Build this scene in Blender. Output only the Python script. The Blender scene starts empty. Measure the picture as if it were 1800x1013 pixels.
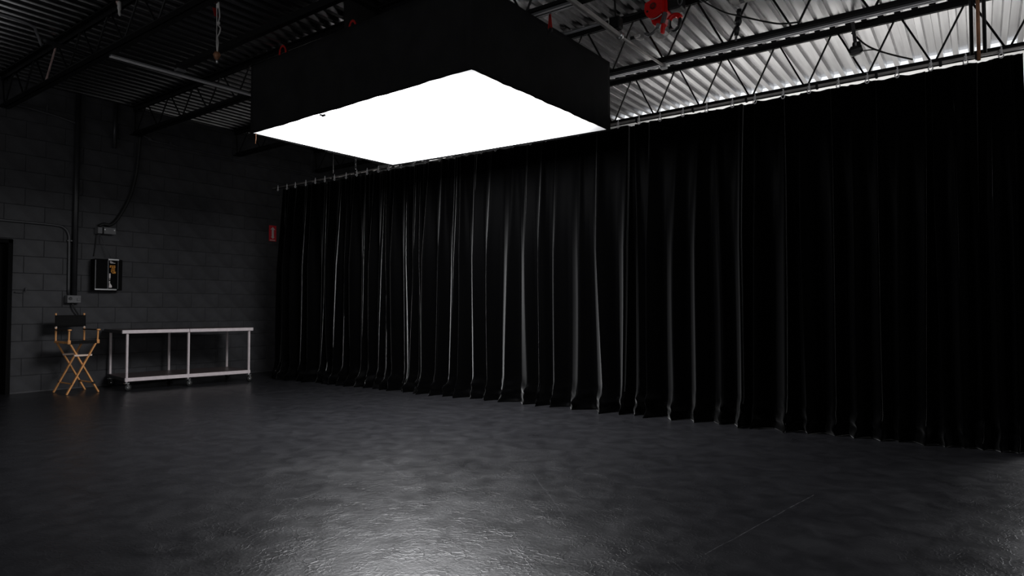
import bpy, math, random
from mathutils import Vector, Matrix, noise
random.seed(11)
S = bpy.context.scene
C = S.collection
PI = math.pi

# ------------------------------------------------------------------ camera, world, lights, exposure
yaw, pit, rol = math.radians(35.912), math.radians(1.9413), math.radians(-0.11)
fwd = Vector((-math.sin(yaw)*math.cos(pit), math.cos(yaw)*math.cos(pit), math.sin(pit)))
rgt = Vector((math.cos(yaw), math.sin(yaw), 0))
upv = rgt.cross(fwd)
r2 = rgt*math.cos(rol) + upv*math.sin(rol)
u2 = -rgt*math.sin(rol) + upv*math.cos(rol)
cam = bpy.data.objects.new('camera', bpy.data.cameras.new('camera'))
C.objects.link(cam)
cam.matrix_world = Matrix(((r2.x, u2.x, -fwd.x, 0), (r2.y, u2.y, -fwd.y, 0), (r2.z, u2.z, -fwd.z, 1.0), (0, 0, 0, 1)))
cam.data.sensor_width = 36.0
cam.data.lens = 1135.16/1800*36
cam.data.clip_start = 0.05
S.camera = cam
w = bpy.data.worlds.new('world'); S.world = w; w.use_nodes = True
w.node_tree.nodes['Background'].inputs[0].default_value = (.50, .52, .54, 1)
w.node_tree.nodes['Background'].inputs[1].default_value = 1.0
S.view_settings.view_transform = 'Standard'
S.view_settings.look = 'None'
S.view_settings.gamma = 1.0
S.view_settings.use_curve_mapping = False
S.view_settings.exposure = 1.15

SOFTBOX = 12.5            # strength of the diffuser at its centre

def area(name, loc, target, sx, sy, power, col=(1, 1, 1)):
    L = bpy.data.lights.new(name, 'AREA'); L.shape = 'RECTANGLE'; L.size = sx; L.size_y = sy
    L.energy = power; L.color = col
    o = bpy.data.objects.new(name, L); C.objects.link(o); o.location = loc
    d = Vector(target) - Vector(loc)
    o.rotation_euler = d.to_track_quat('-Z', 'Y').to_euler()
    return o

area('assumed_backstage_wash', (-1.6, 8.30, 2.85), (-1.6, 8.65, 3.70), 4.4, 0.10, 15, (1, .985, .97)).data.spread = math.radians(120)  # unseen light assumed behind the curtain, for the bright back wall and deck
area('assumed_backstage_uplight', (-2.0, 6.6, 0.5), (-1.8, 7.7, 3.8), 0.7, 0.5, 9, (1, .98, .97))  # assumed low lamp behind the curtain, out of view, lighting the deck upward
area('backstage_fill_left', (-7.6, 8.35, 1.30), (-4.6, 4.4, 3.83), 1.0, 0.5, 24, (1, .985, .97)).data.spread = math.radians(80)  # unseen light added behind the curtain to brighten the deck at left
area('assumed_right_light', (2.2, 8.4, 1.3), (1.3, 2.5, 0.2), 2.2, 2.0, 30, (.96, .97, 1)).data.spread = math.radians(96)  # unseen light assumed beyond the curtain's right end for floor sheen; no opening modelled
area('front_fill', (-1.5, -4.3, 1.9), (-1.5, 4.0, 1.9), 12.0, 3.0, 36, (.97, .98, 1))  # broad soft fill added behind the camera, lifting wall, hoist and struts
area('side_fill', (6.3, 3.6, 1.9), (-6.0, 4.2, 2.2), 3.4, 2.8, 20, (.97, .98, 1))  # unseen fill added from the right for the light box's side and wall

# ------------------------------------------------------------------ materials
def mat(name, col, rough=.5, metal=0., spec=.5, var=0., scale=8., bump=0., bscale=60., objvar=0., stretch=(1, 1, 1), sheen=0.):
    m = bpy.data.materials.new(name); m.use_nodes = True
    nt = m.node_tree; b = nt.nodes['Principled BSDF']
    b.inputs['Base Color'].default_value = (*col, 1)
    b.inputs['Roughness'].default_value = rough
    b.inputs['Metallic'].default_value = metal
    b.inputs['Specular IOR Level'].default_value = spec
    if sheen:
        b.inputs['Sheen Weight'].default_value = sheen
        b.inputs['Sheen Roughness'].default_value = .32
    tc = nt.nodes.new('ShaderNodeTexCoord'); mp = nt.nodes.new('ShaderNodeMapping')
    mp.inputs['Scale'].default_value = stretch
    nt.links.new(tc.outputs['Object'], mp.inputs[0])
    if var or objvar:
        n = nt.nodes.new('ShaderNodeTexNoise'); n.inputs['Scale'].default_value = scale; n.inputs['Detail'].default_value = 5
        nt.links.new(mp.outputs[0], n.inputs['Vector'])
        mr = nt.nodes.new('ShaderNodeMapRange'); mr.inputs['From Min'].default_value = .3; mr.inputs['From Max'].default_value = .7
        mr.inputs['To Min'].default_value = 1-var; mr.inputs['To Max'].default_value = 1+var
        nt.links.new(n.outputs['Fac'], mr.inputs['Value'])
        val = mr.outputs[0]
        if objvar:
            oi = nt.nodes.new('ShaderNodeObjectInfo'); m2 = nt.nodes.new('ShaderNodeMapRange')
            m2.inputs['To Min'].default_value = 1-objvar; m2.inputs['To Max'].default_value = 1+objvar
            nt.links.new(oi.outputs['Random'], m2.inputs['Value'])
            mu = nt.nodes.new('ShaderNodeMath'); mu.operation = 'MULTIPLY'
            nt.links.new(val, mu.inputs[0]); nt.links.new(m2.outputs[0], mu.inputs[1]); val = mu.outputs[0]
        vm = nt.nodes.new('ShaderNodeVectorMath'); vm.operation = 'SCALE'; vm.inputs[0].default_value = col
        nt.links.new(val, vm.inputs['Scale']); nt.links.new(vm.outputs[0], b.inputs['Base Color'])
    if bump:
        n2 = nt.nodes.new('ShaderNodeTexNoise'); n2.inputs['Scale'].default_value = bscale; n2.inputs['Detail'].default_value = 6
        nt.links.new(mp.outputs[0], n2.inputs['Vector'])
        bp = nt.nodes.new('ShaderNodeBump'); bp.inputs['Strength'].default_value = bump; bp.inputs['Distance'].default_value = .01
        nt.links.new(n2.outputs['Fac'], bp.inputs['Height']); nt.links.new(bp.outputs[0], b.inputs['Normal'])
    return m

M = {}
M['block'] = mat('painted_block', (.042, .042, .0455), .55, spec=.35, var=.25, scale=6, bump=.14, bscale=60, objvar=.10)
M['mortar'] = mat('painted_mortar', (.041, .041, .044), .7, spec=.2, bump=.3, bscale=120)
M['dark_wall'] = mat('dark_wall', (.03, .03, .032), .8, spec=.2, var=.2)
M['white_wall'] = mat('white_wall', (.75, .75, .74), .7, var=.06, scale=2)
M['deck'] = mat('galvanised_deck', (.35, .345, .35), .21, metal=1., var=.22, scale=3.0, stretch=(7, .35, 7), bump=.05, bscale=16)
M['steel'] = mat('black_steel', (.005, .005, .0055), .5, spec=.3, var=.2)
M['palesteel'] = mat('pale_steel', (.95, .93, .93), .45, metal=.0, var=.1, scale=14)
M['strut'] = mat('zinc_strut', (.75, .75, .77), .42, metal=.2, var=.15, scale=14)
M['pipe'] = mat('grey_pipe', (.50, .47, .45), .42, metal=.3, var=.15, scale=12)
M['cond'] = mat('painted_conduit', (.06, .06, .064), .4, spec=.5, var=.15)
M['blackpipe'] = mat('black_pipe', (.022, .022, .024), .42, spec=.5, var=.15)
M['velvet'] = mat('black_velvet', (.0004, .0004, .0005), .5, spec=.01, var=.15, scale=30, sheen=.31)
M['skirt'] = mat('black_duvetyne', (.014, .014, .0145), .85, spec=.12, var=.2, scale=5, bump=.1, bscale=12)
M['red'] = mat('red_paint', (.90, .012, .012), .35, spec=.5, var=.08)
M['redsling'] = mat('red_webbing', (.36, .015, .012), .8, spec=.2, var=.1)
M['sign_red'] = mat('sign_red', (.80, .012, .03), .45, var=.08)
M['sign_white'] = mat('sign_white', (.85, .78, .76), .5, var=.05)
M['void'] = mat('matt_black_door', (.0035, .0035, .0038), .75, spec=.1, var=.1)
M['rubber'] = mat('black_rubber', (.012, .012, .012), .6, var=.1)
M['black'] = mat('black_plastic', (.012, .012, .013), .4, var=.1)
M['grey'] = mat('grey_metal', (.14, .14, .145), .45, spec=.5, var=.1)
M['silver'] = mat('bright_steel', (.62, .62, .62), .3, metal=.85, var=.08)
M['white'] = mat('white_plastic', (.75, .72, .70), .5, var=.05)
M['copper'] = mat('rusty_copper', (.36, .17, .09), .5, metal=.4, var=.3, scale=20)
M['rust'] = mat('rust_primer', (.42, .29, .27), .7, var=.4, scale=30)
M['orange'] = mat('orange_print', (.85, .33, .02), .5, var=.05)
M['rope'] = mat('white_cord', (.60, .58, .56), .8, var=.1)
M['wood'] = mat('oiled_beech', (.86, .40, .14), .45, spec=.4, var=.22, scale=9, stretch=(3, 3, 1))
M['lightwood'] = mat('pale_footrest', (.92, .72, .60), .45, var=.15, scale=9)
M['canvas'] = mat('black_canvas', (.010, .010, .010), .85, spec=.15, var=.15, scale=60)
M['table_metal'] = mat('mauve_steel', (.72, .64, .65), .42, metal=.1, var=.08, scale=20)
M['table_top'] = mat('dark_laminate', (.085, .066, .066), .38, var=.25, scale=7)

def floor_material():
    m = bpy.data.materials.new('black_vinyl_floor'); m.use_nodes = True
    nt = m.node_tree; N = nt.nodes; L = nt.links; b = N['Principled BSDF']
    tc = N.new('ShaderNodeTexCoord'); P = tc.outputs['Object']
    def tex(scale, detail=4, vec=None, dist=0):
        n = N.new('ShaderNodeTexNoise'); n.inputs['Scale'].default_value = scale; n.inputs['Detail'].default_value = detail
        n.inputs['Distortion'].default_value = dist
        L.new(vec or P, n.inputs['Vector']); return n
    def rng(v, a, c, lo, hi):
        r = N.new('ShaderNodeMapRange'); r.inputs['From Min'].default_value = a; r.inputs['From Max'].default_value = c
        r.inputs['To Min'].default_value = lo; r.inputs['To Max'].default_value = hi
        L.new(v, r.inputs['Value']); return r.outputs[0]
    def math_(op, a, c):
        k = N.new('ShaderNodeMath'); k.operation = op
        for i, q in enumerate((a, c)):
            if isinstance(q, (int, float)): k.inputs[i].default_value = q
            else: L.new(q, k.inputs[i])
        return k.outputs[0]
    # squiggle relief: warped cell edges
    wn = tex(9, 3)
    wv = N.new('ShaderNodeVectorMath'); wv.operation = 'SCALE'; wv.inputs['Scale'].default_value = .16
    L.new(wn.outputs['Color'], wv.inputs[0])
    ad = N.new('ShaderNodeVectorMath'); ad.operation = 'ADD'; L.new(P, ad.inputs[0]); L.new(wv.outputs[0], ad.inputs[1])
    vo = N.new('ShaderNodeTexVoronoi'); vo.feature = 'DISTANCE_TO_EDGE'; vo.inputs['Scale'].default_value = 24
    L.new(ad.outputs[0], vo.inputs['Vector'])
    edge = rng(vo.outputs['Distance'], 0, .13, 1, 0)
    brk = rng(tex(7, 3).outputs['Fac'], .38, .62, .15, 1)
    sq = math_('MULTIPLY', edge, brk)
    fine = tex(55, 4)
    broad = tex(5, 4)
    h = math_('ADD', math_('MULTIPLY', sq, .34), math_('ADD', math_('MULTIPLY', fine.outputs['Fac'], .55), math_('MULTIPLY', broad.outputs['Fac'], 1.6)))
    bp = N.new('ShaderNodeBump'); bp.inputs['Strength'].default_value = .42; bp.inputs['Distance'].default_value = .0045
    L.new(h, bp.inputs['Height']); L.new(bp.outputs[0], b.inputs['Normal'])
    patch = tex(1.3, 5, dist=.4)
    mott = tex(7.5, 6, dist=.6)
    ro = math_('ADD', rng(patch.outputs['Fac'], .3, .7, .28, .35), rng(mott.outputs['Fac'], .3, .7, -.025, .055))
    L.new(ro, b.inputs['Roughness'])
    # scratches worn into the vinyl
    def seg(ax, ay, bx, by, wd):
        A = Vector((ax, ay, 0)); d = Vector((bx-ax, by-ay, 0)); ln = d.length; d.normalize(); n = Vector((-d.y, d.x, 0))
        s = N.new('ShaderNodeVectorMath'); s.operation = 'SUBTRACT'; L.new(P, s.inputs[0]); s.inputs[1].default_value = A
        def dot(v):
            k = N.new('ShaderNodeVectorMath'); k.operation = 'DOT_PRODUCT'; L.new(s.outputs[0], k.inputs[0]); k.inputs[1].default_value = v
            return k.outputs['Value']
        wob = math_('MULTIPLY', math_('SUBTRACT', tex(3, 2).outputs['Fac'], .5), .02)
        across = math_('ABSOLUTE', math_('ADD', dot(n), wob), 0)
        along = dot(d)
        on = math_('LESS_THAN', across, wd)
        return math_('MULTIPLY', on, math_('MULTIPLY', math_('GREATER_THAN', along, 0.), math_('LESS_THAN', along, ln)))
    sc = None
    for q in ((-.93, 2.627, -.749, 3.803, .0022), (-2.26, 3.327, -1.582, 2.636, .0022), (-2.3, 3.42, -1.9, 3.50, .002), (-3.3, 3.0, -2.7, 2.75, .002), (-4.2, 3.9, -3.75, 4.25, .003)):
        s_ = seg(*q); sc = s_ if sc is None else math_('MAXIMUM', sc, s_)
    sc = math_('MULTIPLY', sc, rng(tex(22, 3).outputs['Fac'], .40, .55, .15, 1))
    speck = rng(tex(130, 1).outputs['Fac'], .76, .80, 0, 1)
    wear = math_('MAXIMUM', sc, math_('MULTIPLY', speck, .6))
    cr = N.new('ShaderNodeMix'); cr.data_type = 'RGBA'
    cr.inputs[6].default_value = (.0150, .0150, .0172, 1); cr.inputs[7].default_value = (.07, .07, .075, 1)
    L.new(wear, cr.inputs[0])
    sv = N.new('ShaderNodeVectorMath'); sv.operation = 'SCALE'; L.new(cr.outputs[2], sv.inputs[0]); L.new(rng(mott.outputs['Fac'], .3, .7, .80, 1.22), sv.inputs['Scale']); L.new(sv.outputs[0], b.inputs['Base Color'])
    b.inputs['Specular IOR Level'].default_value = .5
    return m
M['floor'] = floor_material()

def diffuser_material():
    m = bpy.data.materials.new('lit_diffuser'); m.use_nodes = True
    nt = m.node_tree; N = nt.nodes; L = nt.links
    for n in list(N):
        if n.type == 'BSDF_PRINCIPLED': N.remove(n)
    e = N.new('ShaderNodeEmission'); e.inputs['Color'].default_value = (.97, .975, 1.0, 1)
    # brighter over the lamp heads, weaker at the cloth's rim
    tc = N.new('ShaderNodeTexCoord'); mp = N.new('ShaderNodeMapping')
    mp.inputs['Scale'].default_value = (1/1.50, 1/1.05, 0)
    L.new(tc.outputs['Object'], mp.inputs[0])
    ln = N.new('ShaderNodeVectorMath'); ln.operation = 'LENGTH'; L.new(mp.outputs[0], ln.inputs[0])
    r = N.new('ShaderNodeMapRange'); r.interpolation_type = 'SMOOTHSTEP'
    r.inputs['From Min'].default_value = .0; r.inputs['From Max'].default_value = 1.26
    r.inputs['To Min'].default_value = 1.0; r.inputs['To Max'].default_value = .021
    L.new(ln.outputs['Value'], r.inputs['Value'])
    k = N.new('ShaderNodeMath'); k.operation = 'MULTIPLY'; k.inputs[1].default_value = SOFTBOX
    L.new(r.outputs[0], k.inputs[0]); L.new(k.outputs[0], e.inputs['Strength'])
    L.new(e.outputs[0], N['Material Output'].inputs['Surface'])
    return m
M['diffuser'] = diffuser_material()

# ------------------------------------------------------------------ mesh helpers
def ortho(d):
    d = Vector(d).normalized()
    a = Vector((0, 0, 1)) if abs(d.z) < .9 else Vector((1, 0, 0))
    x = d.cross(a).normalized(); y = d.cross(x).normalized()
    return x, y

class MB:
    def __init__(self): self.v = []; self.f = []
    def add(self, vs, fs):
        o = len(self.v); self.v += [tuple(p) for p in vs]; self.f += [tuple(i+o for i in q) for q in fs]; return self
    def box(self, c, s, R=None, ch=0.):
        c = Vector(c); hx, hy, hz = s[0]/2, s[1]/2, s[2]/2
        if ch <= 0:
            vs = [Vector((x*hx, y*hy, z*hz)) for z in (-1, 1) for y in (-1, 1) for x in (-1, 1)]
            fs = [(0, 2, 3, 1), (4, 5, 7, 6), (0, 1, 5, 4), (2, 6, 7, 3), (0, 4, 6, 2), (1, 3, 7, 5)]
        else:
            vs = []; idx = {}
            for sx in (-1, 1):
                for sy in (-1, 1):
                    for sz in (-1, 1):
                        for ax in range(3):
                            p = [sx*(hx-ch), sy*(hy-ch), sz*(hz-ch)]
                            p[ax] = (sx*hx, sy*hy, sz*hz)[ax]
                            idx[(sx, sy, sz, ax)] = len(vs); vs.append(Vector(p))
            fs = []
            for ax in range(3):
                o1, o2 = [a for a in range(3) if a != ax]
                for sg in (-1, 1):
                    q = []
                    for a, b_ in ((-1, -1), (1, -1), (1, 1), (-1, 1)):
                        k = [0, 0, 0]; k[ax] = sg; k[o1] = a; k[o2] = b_
                        q.append(idx[(*k, ax)])
                    flip = (sg == 1) != (ax == 1)
                    fs.append(tuple(q if flip else q[::-1]))
            for ax in range(3):
                o1, o2 = [a for a in range(3) if a != ax]
                for a in (-1, 1):
                    for b_ in (-1, 1):
                        q = []
                        for sg, pick in ((-1, o1), (1, o1), (1, o2), (-1, o2)):
                            k = [0, 0, 0]; k[ax] = sg; k[o1] = a; k[o2] = b_
                            q.append(idx[(*k, pick)])
                        fs.append(tuple(q))
            for sx in (-1, 1):
                for sy in (-1, 1):
                    for sz in (-1, 1):
                        fs.append(tuple(idx[(sx, sy, sz, a)] for a in range(3)))
        if R is not None: vs = [R @ p for p in vs]
        return self.add([p+c for p in vs], fs)
    def bar(self, a, b, wx, wy, up=(0, 0, 1), ch=0.):
        a = Vector(a); b = Vector(b); d = (b-a); ln = d.length; d.normalize()
        x = d.cross(Vector(up))
        x = x.normalized() if x.length > 1e-4 else ortho(d)[0]
        y = x.cross(d).normalized()
        R = Matrix((x, y, d)).transposed()
        return self.box((a+b)/2, (wx, wy, ln), R, ch)
    def tube(self, pts, r, n=8, caps=True):
        pts = [Vector(p) for p in pts]; rings = []
        x = None
        for i, p in enumerate(pts):
            d = (pts[min(i+1, len(pts)-1)] - pts[max(i-1, 0)]).normalized()
            if x is None: x, y = ortho(d)
            else:
                x = (x - d*x.dot(d)); x = x.normalized() if x.length > 1e-5 else ortho(d)[0]
                y = d.cross(x)
            rr = r[i] if isinstance(r, (list, tuple)) else r
            rings.append([p + (x*math.cos(2*PI*k/n) + y*math.sin(2*PI*k/n))*rr for k in range(n)])
        vs = [q for g in rings for q in g]; fs = []
        for i in range(len(rings)-1):
            for k in range(n):
                a = i*n+k; b = i*n+(k+1) % n
                fs.append((a, b, b+n, a+n))
        if caps:
            fs.append(tuple(range(n))[::-1]); fs.append(tuple((len(rings)-1)*n+k for k in range(n)))
        return self.add(vs, fs)
    def torus(self, c, R, r, X, Y, n=16, m=6, sx=1., sy=1., a0=0., a1=2*PI):
        c = Vector(c); X = Vector(X); Y = Vector(Y); full = abs(a1-a0-2*PI) < 1e-6
        k = n if full else n+1
        pts = [c + X*math.cos(a0+(a1-a0)*i/n)*R*sx + Y*math.sin(a0+(a1-a0)*i/n)*R*sy for i in range(k)]
        if full:
            Z = X.cross(Y); vs = []; fs = []
            for i, p in enumerate(pts):
                d = (p-c).normalized()
                for j in range(m):
                    vs.append(p + d*math.cos(2*PI*j/m)*r + Z*math.sin(2*PI*j/m)*r)
            for i in range(k):
                for j in range(m):
                    a = i*m+j; b = i*m+(j+1) % m; e = ((i+1) % k)*m
                    fs.append((a, e+j, e+(j+1) % m, b))
            return self.add(vs, fs)
        return self.tube(pts, r, m)
    def prism(self, poly, o, X, Y, depth):        # poly in (X, Y) from o, thickened along X x Y
        o = Vector(o); X = Vector(X); Y = Vector(Y); Z = X.cross(Y).normalized()*depth; n = len(poly)
        vs = [o+X*a+Y*b for a, b in poly] + [o+X*a+Y*b+Z for a, b in poly]
        fs = [tuple(range(n))[::-1], tuple(range(n, 2*n))] + [(i, (i+1) % n, (i+1) % n+n, i+n) for i in range(n)]
        return self.add(vs, fs)
    def build(self, name, m, parent=None, smooth=False, mod=None):
        me = bpy.data.meshes.new(name)
        off = parent.matrix_basis.translation if parent is not None else Vector((0, 0, 0))
        if parent is not None and parent.parent is not None: off = off + parent.parent.matrix_basis.translation
        me.from_pydata([tuple(Vector(p)-off) for p in self.v], [], self.f); me.validate(); me.update()
        me.materials.append(M[m] if isinstance(m, str) else m)
        if smooth:
            me.polygons.foreach_set('use_smooth', [True]*len(me.polygons))
        o = bpy.data.objects.new(name, me); C.objects.link(o)
        if parent is not None: o.parent = parent
        return o

def fix_normals(o):
    import bmesh
    bm = bmesh.new(); bm.from_mesh(o.data); bmesh.ops.recalc_face_normals(bm, faces=bm.faces); bm.to_mesh(o.data); bm.free()

def thing(name, label, cat, loc=(0, 0, 0), group=None):
    o = bpy.data.objects.new(name, None); C.objects.link(o); o.location = loc; o.empty_display_size = .1
    o['label'] = label; o['category'] = cat
    if group: o['group'] = group
    return o
def tag(o, label, cat, group=None):
    o['label'] = label; o['category'] = cat
    if group: o['group'] = group
    return o
def struct(o): o['kind'] = 'structure'; return o
def shared(name, me, parent, loc):
    o = bpy.data.objects.new(name, me); C.objects.link(o); o.parent = parent
    o.location = Vector(loc) - parent.matrix_basis.translation
    return o
def smooth_path(pts, k=6):
    pts = [Vector(p) for p in pts]; out = []
    for i in range(len(pts)-1):
        p0 = pts[max(i-1, 0)]; p1 = pts[i]; p2 = pts[i+1]; p3 = pts[min(i+2, len(pts)-1)]
        for j in range(k):
            t = j/k
            out.append(.5*((2*p1) + (p2-p0)*t + (2*p0-5*p1+4*p2-p3)*t*t + (3*p1-p0-3*p2+p3)*t**3))
    out.append(pts[-1]); return out

# ------------------------------------------------------------------ the setting
XW = -9.483          # face of the block wall
YB = 8.65            # back wall
XR, YF = 6.5, -4.5
ZD = 3.83            # underside of the deck ribs
struct(MB().box(((XW-.3+XR)/2, (YF+YB)/2, -.06), (XR-XW+.3, YB-YF, .12)).build('floor', 'floor'))

# left wall: mortar backing with a block face; doorway at its near end
DY0, DY1, DZ = 1.82, 2.76, 1.86
wl = MB()
wl.box((XW-.125, (DY1+YB)/2, ZD/2), (.24, YB-DY1, ZD))
wl.box((XW-.125, (YF+DY0)/2, ZD/2), (.24, DY0-YF, ZD))
wl.box((XW-.125, (DY0+DY1)/2, (DZ+ZD)/2), (.24, DY1-DY0, ZD-DZ))
wall_left = struct(wl.build('wall_left', 'mortar'))
CH, BL, J = .2089, .4178, .0045
block_mesh = {}
def block(y0, y1, z0, z1):
    key = (round(y1-y0, 3), round(z1-z0, 3))
    if key not in block_mesh:
        o = MB().box((0, 0, 0), (.022, key[0]-J, key[1]-J), None, .003).build('concrete_block', 'block'); fix_normals(o)
        block_mesh[key] = o.data; bpy.data.objects.remove(o)
    shared('concrete_block', block_mesh[key], wall_left, (XW-.011+random.uniform(-.0015, .0015), (y0+y1)/2, (z0+z1)/2))
rows = int(ZD/CH)+1
for k in range(rows):
    z0 = k*CH; z1 = min((k+1)*CH, ZD)
    y = 2.66 - (BL/2 if k % 2 else 0) + .02
    ymax = 6.55 if z0 < 2.6 else YB
    while y < ymax:
        y0 = max(y, DY1 if z1 < DZ+.05 else 2.2); y1 = y+BL
        if y1-y0 > .03: block(y0, min(y1, YB), z0, z1)
        y += BL
    if z1 >= DZ+.05:
        ye = 2.66-(BL/2 if k % 2 else 0)+.02
        for c in range(1, 5): block(ye-c*BL, ye-(c-1)*BL, z0, z1)

struct(MB().box(((XW+XR)/2, YB+.02, ZD/2), (XR-XW+.4, .04, ZD)).build('wall_back', 'white_wall'))
struct(MB().box((XR+.1, (YF+YB)/2, ZD/2), (.2, YB-YF, ZD)).build('wall_right', 'dark_wall'))
struct(MB().box(((XW+XR)/2, YF-.1, ZD/2), (XR-XW+.4, .2, ZD)).build('wall_front', 'dark_wall'))

# corrugated steel deck
ce = MB(); PITCH, LOW, SL, HI = .1405, .046, .012, .046
prof = []; x = XW-.25
while x < XR+.2:
    prof += [(x, ZD), (x+LOW, ZD), (x+LOW+SL, ZD+HI), (x+PITCH-SL, ZD+HI)]; x += PITCH
ys = [YF-.2, -1.0, 2.0, 4.2, 6.4, YB+.004]
vs = [(px_, yy, pz) for yy in ys for px_, pz in prof]; n = len(prof)
fs = [(j*n+i, (j+1)*n+i, (j+1)*n+i+1, j*n+i+1) for j in range(len(ys)-1) for i in range(n-1)]
ce.add(vs, fs)
deck = struct(ce.build('ceiling', 'deck'))
md = deck.modifiers.new('thickness', 'SOLIDIFY'); md.thickness = .004; md.offset = 1

struct(MB().box(((XW-5.6)/2-.1, YB+.02, ZD+.025), (-5.6-XW+.3, .036, .05)).build('trim_1', 'dark_wall'))   # closure strip added to block sky light through the far-left flutes
struct(MB().box(((XW+XR)/2, YF-.1, ZD+.03), (XR-XW+.4, .2, .06)).build('trim_2', 'dark_wall'))

# doorway
door = MB()
for yy in (DY0+.02, DY1-.02): door.box((XW+.005, yy, DZ/2), (.10, .045, DZ))
door.box((XW+.005, (DY0+DY1)/2, DZ-.02), (.10, DY1-DY0, .045))
d1 = struct(door.build('door_1', 'void'))
MB().box((XW-.09, (DY0+DY1)/2, (DZ-.04)/2), (.04, DY1-DY0+.02, DZ+.02), None, .004).build('door_leaf', 'void', d1)
MB().tube([(XW-.07, DY0+.12, .95), (XW-.035, DY0+.12, .95), (XW-.03, DY0+.12, .95), (XW-.03, DY0+.23, .95)], .009, 8).build('door_handle', 'grey', d1, True)
# worn paint line where the blocks meet the floor
struct(MB().box((XW+.004, (DY1+6.5)/2, .006), (.012, 6.5-DY1, .012)).build('baseboard_left', 'cond'))

# ------------------------------------------------------------------ roof joists
def joist(label, y, x0, x1, zb, bottoms, panel, wall_end, rusty=None):
    t = thing('roof_joist', label, 'joist', (x0, y, zb), 'open web steel roof joists')
    a = MB()
    for s in (-1, 1):
        a.box(((x0+x1)/2, y+s*.034, ZD-.006), (x1-x0, .052, .008)); a.box(((x0+x1)/2, y+s*.012, ZD-.032), (x1-x0, .007, .05))
    a.build('top_chord', 'steel', t)
    xb0 = bottoms[0]-.05 if wall_end else x0
    b = MB()
    for s in (-1, 1):
        b.box(((xb0+x1)/2, y+s*.034, zb-.022), (x1-xb0, .052, .008)); b.box(((xb0+x1)/2, y+s*.012, zb+.002), (x1-xb0, .007, .05))
    b.build('bottom_chord', 'steel', t)
    for i, xb in enumerate(bottoms):
        for s in (-1, 1):
            xt = xb+s*panel*.46
            if xt < x0+.02: xt = x0+.02
            if xt > x1: continue
            wb = MB().tube([(xb+s*.02, y, zb+.015), (xt, y, ZD-.03)], .0098, 6).build('web_rod', 'rust' if rusty == (i, s) else 'steel', t)
            if rusty == (i, s): wb['label'] = 'rust-stained pinkish web rod'
    return t
def seq(a, st, b):
    out = []
    while a < b: out.append(a); a += st
    return out
GX = -4.55            # girder line between the two spans (hidden above the light box)
joist('black roof joist landing on the block wall above the doorway, nearest of the left-hand joists', 2.63, XW, XR, 3.455, seq(-9.37, .62, XR), .62, True, rusty=(2, 1))
joist('black roof joist on the block wall above the looping cable and wall box', 4.13, XW, GX, 3.455, seq(-9.42, .62, GX), .62, True)
joist('black roof joist passing just beyond the left end of the light box', 5.64, XW, GX, 3.455, seq(-9.40, .62, GX), .62, True)
joist('black roof joist meeting the block wall behind the left end of the curtain rail', 7.14, XW, GX, 3.455, seq(-9.40, .62, GX), .62, True)
joist('black right-hand roof joist at top centre, carrying the pale double channel', 4.13, GX, 3.2, 3.325, seq(-4.0, .565, 3.2), .565, False)
joist('black right-hand roof joist with a long bright channel running under its bottom chord', 5.65, GX, 3.2, 3.325, seq(-4.02, .565, 3.2), .565, False)
joist('black right-hand roof joist closest behind the curtain, against the bright deck', 7.14, GX, 3.2, 3.305, seq(-4.175, .553, 3.2), .553, False)
g = MB()
gy, gl = (3.72+YB)/2, YB-3.74
g.box((GX, gy, ZD-.02), (.16, gl, .02)); g.box((GX, gy, 3.33), (.16, gl, .02)); g.box((GX, gy, 3.58), (.012, gl, .48))
tag(g.build('steel_girder', 'steel'), 'black steel girder above the light box carrying both spans of joists', 'girder')

# ------------------------------------------------------------------ struts, pipes and rigging under the joists
def channel(label, a, b, wd, name='strut_channel', m='strut', group=None):
    a = Vector(a); b = Vector(b); d = (b-a).normalized(); sd = Vector((-d.y, d.x, 0)); mb = MB()
    h = Vector((0, 0, wd*.16))
    t = thing(name, label, 'channel', (a+b)/2)
    for k in (-1, 1): mb.bar(a+sd*wd*.35*k-h, b+sd*wd*.35*k-h, wd*.30, .006)
    mb.build('channel_lips', m, t)
    mb = MB(); mb.bar(a+h, b+h, wd*.96, .004)
    for k in (-1, 1): mb.bar(a+sd*wd*.47*k, b+sd*wd*.47*k, .004, wd*.30)
    mb.build('channel_web', 'grey', t)
    return t
channel('long bright slotted channel under the joist in front of the curtain', (-3.05, 5.65, 3.290), (2.2, 5.65, 3.290), .050)
channel('pale double-lipped channel between the light box and the long grey pipe', (-2.84, 4.09, 3.272), (-2.39, 4.09, 3.272), .058, m='palesteel')
channel('thin grey channel beside the pale one, nearer the curtain', (-2.84, 4.485, 3.262), (-2.39, 4.485, 3.262), .028)
channel('pale double channel spanning two joists left of the light box', (-6.62, 2.66, 3.415), (-6.56, 4.10, 3.415), .048, m='palesteel')

t = thing('rigging_pipe', 'long grey pipe clamped under the right-hand joists, right of the light box', 'pipe', (-2.37, 4.3, 3.262))
MB().bar((-2.385, 2.2, 3.262), (-2.362, 4.77, 3.262), .036, .036, ch=.006).build('near_length', 'pipe', t)
MB().tube([(-2.362, 4.79, 3.262), (-2.330, 5.60, 3.262)], .012, 10).build('far_length', 'pipe', t, True)
MB().tube([(-2.363, 4.755, 3.262), (-2.361, 4.775, 3.262), (-2.361, 4.80, 3.262), (-2.36, 4.825, 3.262)], [.014, .030, .030, .014], 12).build('coupler', 'silver', t, True)
MB().box((-2.33, 5.625, 3.258), (.062, .055, .05), None, .006).build('end_fitting', 'silver', t)
hb = MB().box((-2.375, 4.74, 3.35), (.10, .08, .10), None, .01)
hb.tube([(-2.375, 4.74, 3.40), (-2.375, 4.70, 3.83)], .008, 6); hb.build('hanger_clamp', 'steel', t)

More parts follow.
